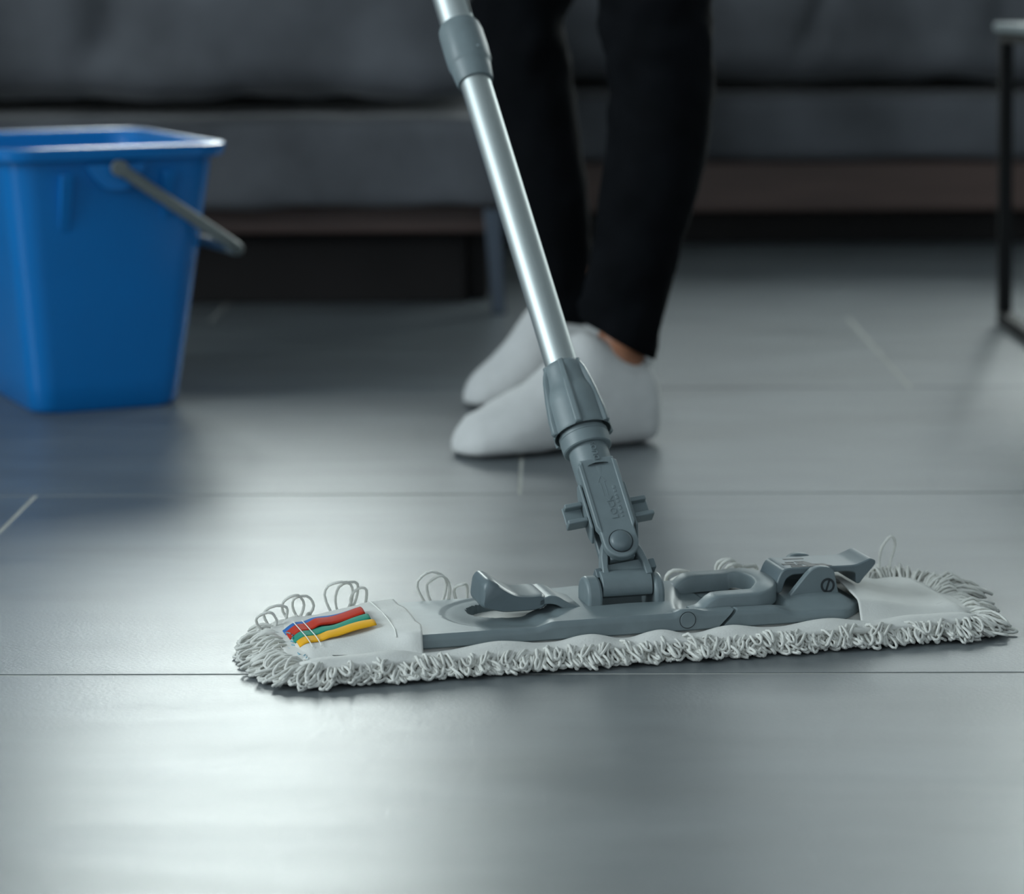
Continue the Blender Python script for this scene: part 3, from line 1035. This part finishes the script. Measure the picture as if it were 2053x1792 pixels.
def pocketL(s, t):
    v = CV0 + .006 + (CV1 - CV0 - .012) * t
    uo = -.1525 - .004 * smooth(-.03, -.062, v) - .003 * smooth(.01, .05, v)
    ui = -.2375 + .012 * (abs(v) / .06) ** 4
    u = ui + (uo - ui) * s
    k = smooth(-.0625 - .012 * smooth(-.162, -.19, u), -.047 + .032 * smooth(-.160, -.19, u), v) * (1 - smooth(.044, .058, v))
    top = .0180 + (.0260 - .0180) * smooth(-.225, -.158, u)
    z = .0105 + (top - .0105) * k * smooth(-.241, -.226, u) + .0007 * noise.noise(Vector((u * 60, v * 70, 1))) + .0006 * math.sin(v * 150 + u * 40) * smooth(-.20, -.16, u)
    return (u, v, z)


pkL = MB().grid(pocketL, 50, 50).build('pocket', M_CLOTH, pad, sharp=0, solid=.0011)


def pocketR(s, t):
    v = CV0 + .006 + (CV1 - CV0 - .012) * t
    ui = .1545 + .008 * smooth(-.01, -.03, v) * 0 - .004 * smooth(-.036, -.062, v) + .004 * smooth(0, .04, v)
    uo = .2375 - .012 * (abs(v) / .06) ** 4
    u = ui + (uo - ui) * s
    k = smooth(-.0625, -.040, v) * (1 - smooth(.040, .058, v))
    top = .0172 + (.0315 - .0172) * (1 - smooth(.145, .215, u)) * (.66 + .34 * smooth(-.045, -.005, v))
    z = .0105 + (top - .0105) * k * (1 - smooth(.226, .241, u)) + .0006 * noise.noise(Vector((u * 50, v * 60, 9)))
    return (u, v, z)


pkR = MB().grid(pocketR, 50, 50).build('pocket', M_CLOTH, pad, sharp=0, solid=.0011)


def pz_left(u, v):
    k = smooth(-.0625 - .012 * smooth(-.162, -.19, u), -.047 + .032 * smooth(-.160, -.19, u), v) * (1 - smooth(.044, .058, v))
    top = .0180 + (.0260 - .0180) * smooth(-.225, -.158, u)
    return .0105 + (top - .0105) * k * smooth(-.241, -.226, u)


# coloured ribbon loops sewn on the left pocket
for i, cname in enumerate(('blue', 'red', 'green', 'yellow')):
    va, vb_ = .0275 - .0128 * i + (.004 if i == 1 else 0), .0275 - .0128 * i - .0140
    sh_v = (.010, .006, -.001, -.006)[i]
    rb = MB()

    def rfn(s, t, va=va, vb_=vb_, i=i):
        u = -.2365 + .052 * s + .0012 * i
        v = va + (vb_ - va) * t + (.003 - .001 * i) * smooth(.28, 1, s)
        if i == 1:
            v += .0015 * math.sin(s * 3)
        lift = (.0008, .0013, .0011, .0008)[i] + (.0014, .0026, .0016, .0018)[i] * smooth(.26, .42, s) + (.0010 * math.sin(math.pi * t) * smooth(.25, .5, s)) + .0012 * math.sin(6 * s + i) * smooth(.3, .6, s)
        return (u, v, pz_left(u, v) + lift)
    o = rb.grid(rfn, 26, 6).build('ribbon', M_RIB[cname], pad, sharp=0, solid=.0008)
    o['label'] = cname + ' ribbon tag'
for du in (-.2285, -.2225):
    MB().tube([(du + .0025 * q, .026 - .062 * q, pz_left(du, .026 - .062 * q) + .0019) for q in [k / 24 for k in range(25)]], .00035, 5).build('seam', M_STITCH, pad)
MB().tube([(-.172 + .002 * math.sin(3 * q), .045 - .09 * q, pz_left(-.172, .045 - .09 * q) + .0006) for q in [k / 24 for k in range(25)]], .00045, 5).build('seam', M_STITCH, pad)
thb = MB()
for k in range(16):
    q = k / 15
    uu = -.2350 + .003 * math.sin(q * 9)
    vv = .018 - .075 * q
    thb.tube([(uu + random.uniform(-.002, .002), vv + random.uniform(-.001, .001), pz_left(uu, vv) + .0012), (uu + random.uniform(-.002, .002), vv - .003, pz_left(uu, vv) + .0014)], .0004, 4)
thb.build('blue_stitching', M_BLUE_TH, pad)
MB().prism([(-.2150, -.0475), (-.2050, -.0505), (-.2140, -.0490)], .0120, .0142, 'z').build('slit', M_DARKP, pad)
# small pocket slit on the right
MB().prism([(.214, -.037), (.2225, -.0315), (.2205, -.0385)], .0130, .0172, 'z').build('slit', M_DARKP, pad)

# ---- yarn fringe
def perim(n_):
    pts = []
    for s in [i / 400 for i in range(401)]:
        u, v = pad_uv(s, 0)
        pts.append((u, v))
    for s in [i / 400 for i in range(400, -1, -1)]:
        u, v = pad_uv(s, 1)
        pts.append((u, v))
    # arc length resample
    L = [0]
    for a, b in zip(pts, pts[1:] + pts[:1]):
        L.append(L[-1] + math.hypot(b[0] - a[0], b[1] - a[1]))
    tot = L[-1]
    out = []
    j = 0
    for i in range(n_):
        d = tot * i / n_
        while L[j + 1] < d:
            j += 1
        a, b = pts[j], pts[(j + 1) % len(pts)]
        t = (d - L[j]) / max(1e-9, L[j + 1] - L[j])
        p = Vector((a[0] + (b[0] - a[0]) * t, a[1] + (b[1] - a[1]) * t))
        tg = Vector((b[0] - a[0], b[1] - a[1]))
        out.append((p, tg))
    return out


def yarn_loop(mb, p, nrm, tg, L, wid, twist, z0, z1, curl, rad, steps=15, lean=0., floor_z=.0016):
    """a teardrop loop: leaves the pad at p, goes out along nrm and comes back"""
    pts = []
    n3, t3 = Vector((nrm.x, nrm.y, 0)), Vector((tg.x, tg.y, 0))
    ct, stt = math.cos(twist), math.sin(twist)
    for i in range(steps):
        a = 2 * math.pi * i / (steps - 1)
        out = L * (.5 - .5 * math.cos(a)) ** .9
        side = wid * math.sin(a) * (.35 + .65 * math.sin(a / 2))
        q = out / L
        z = z0 + (z1 - z0) * q + curl * math.sin(math.pi * q) + side * stt
        pos = Vector((p.x, p.y, 0)) + n3 * out + t3 * (side * ct + lean * q)
        pts.append((pos.x, pos.y, max(floor_z, z)))
    mb.tube(pts, rad, 5)


fr = MB()
PT = perim(360)
NP = len(PT)
LAYERS = ((1.10, .004, .0092, .0060, (.009, .015), (.002, .005)), (1.3, .002, .0080, .0035, (.011, .018), (.000, .003)),
          (1.2, .002, .0068, .0018, (.012, .019), (-.001, .0015)), (.8, .004, .0050, .0016, (.012, .018), (-.001, .001)))
for layer, (cnt, inset, zb, zl, Lr, cr_) in enumerate(LAYERS):
    N = int(NP * cnt)
    left, clump, cl_len, cl_tw = 0, 0, 1, 0
    for i in range(N):
        if left <= 0:
            left = random.randint(3, 8)
            clump = random.uniform(-1, 1)
            cl_len = random.uniform(.82, 1.18)
            cl_tw = random.uniform(-.7, .7)
        left -= 1
        p, tg = PT[int(i / N * NP) % NP]
        tg = tg.normalized()
        nrm = Vector((tg.y, -tg.x))
        end = smooth(.205, .24, abs(p.x))
        L = random.uniform(*Lr) * cl_len * (1 + .55 * end)
        back_ = smooth(.0, .03, p.y) * smooth(.12, .2, p.x)
        L *= 1 + .45 * back_
        p2 = p - nrm * (inset + random.uniform(0, .004)) + tg * random.uniform(-.002, .002)
        wd_ = random.uniform(.0016, .0042) * (1 + .5 * end)
        tw_ = cl_tw + random.uniform(-.5, .5)
        if random.random() < .10:
            tw_, wd_ = random.uniform(-1.6, 1.6), random.uniform(.003, .005)
        yarn_loop(fr, p2, nrm, tg, L, wd_, tw_, zb + random.uniform(-.0012, .0012), zl + random.uniform(-.0008, .0028) + .003 * back_,
                  random.uniform(*cr_) + .006 * back_, random.uniform(.00095, .00125), 13, clump * .009 + random.uniform(-.005, .005))
fo = fr.build('fringe', M_YARN, pad, sharp=0, fix=False)
fo['kind'] = 'stuff'

# single loops that stand up along the far edge
stand = [(-.222, .060, .022, .009), (-.214, .062, .020, .008), (-.190, .063, .030, .012), (-.186, .065, .028, .010), (-.176, .064, .024, .007), (-.120, .066, .032, .012), (-.116, .066, .028, .010), (-.100, .066, .022, .006), (-.083, .067, .024, .006),
         (.062, .067, .021, .012), (.060, .064, .018, .009), (.097, .066, .026, .008), (.100, .068, .027, .009), (.103, .065, .024, .008), (.110, .067, .021, .009), (.113, .064, .019, .008), (.145, .066, .022, .010), (.139, .067, .018, .003), (.2165, .060, .038, .006), (-.236, .045, .019, .010), (-.243, .036, .017, .009)]
for u, v, hgt, wid in stand:
    q = MB()
    pts = []
    sl = random.uniform(-.15, .15)
    for i in range(19):
        a_ = 2 * math.pi * i / 18
        zz = (.5 - .5 * math.cos(a_)) ** .8
        nq = noise.noise_vector(Vector((u * 90, hgt * 300, a_ * .9))) * .0022 * math.sin(a_ / 2)
        pts.append((u + wid * math.sin(a_) * (.4 + .6 * math.sin(a_ / 2)) + sl * hgt * zz + nq.x, v + .004 * math.sin(a_ * 1.5) + .004 * zz + nq.y, .007 + hgt * zz + nq.z))
    q.tube(pts, .0014 if .05 < u < .12 else .0010, 6)
    q.build('yarn_loop', M_YARN, pad, sharp=0, fix=False)
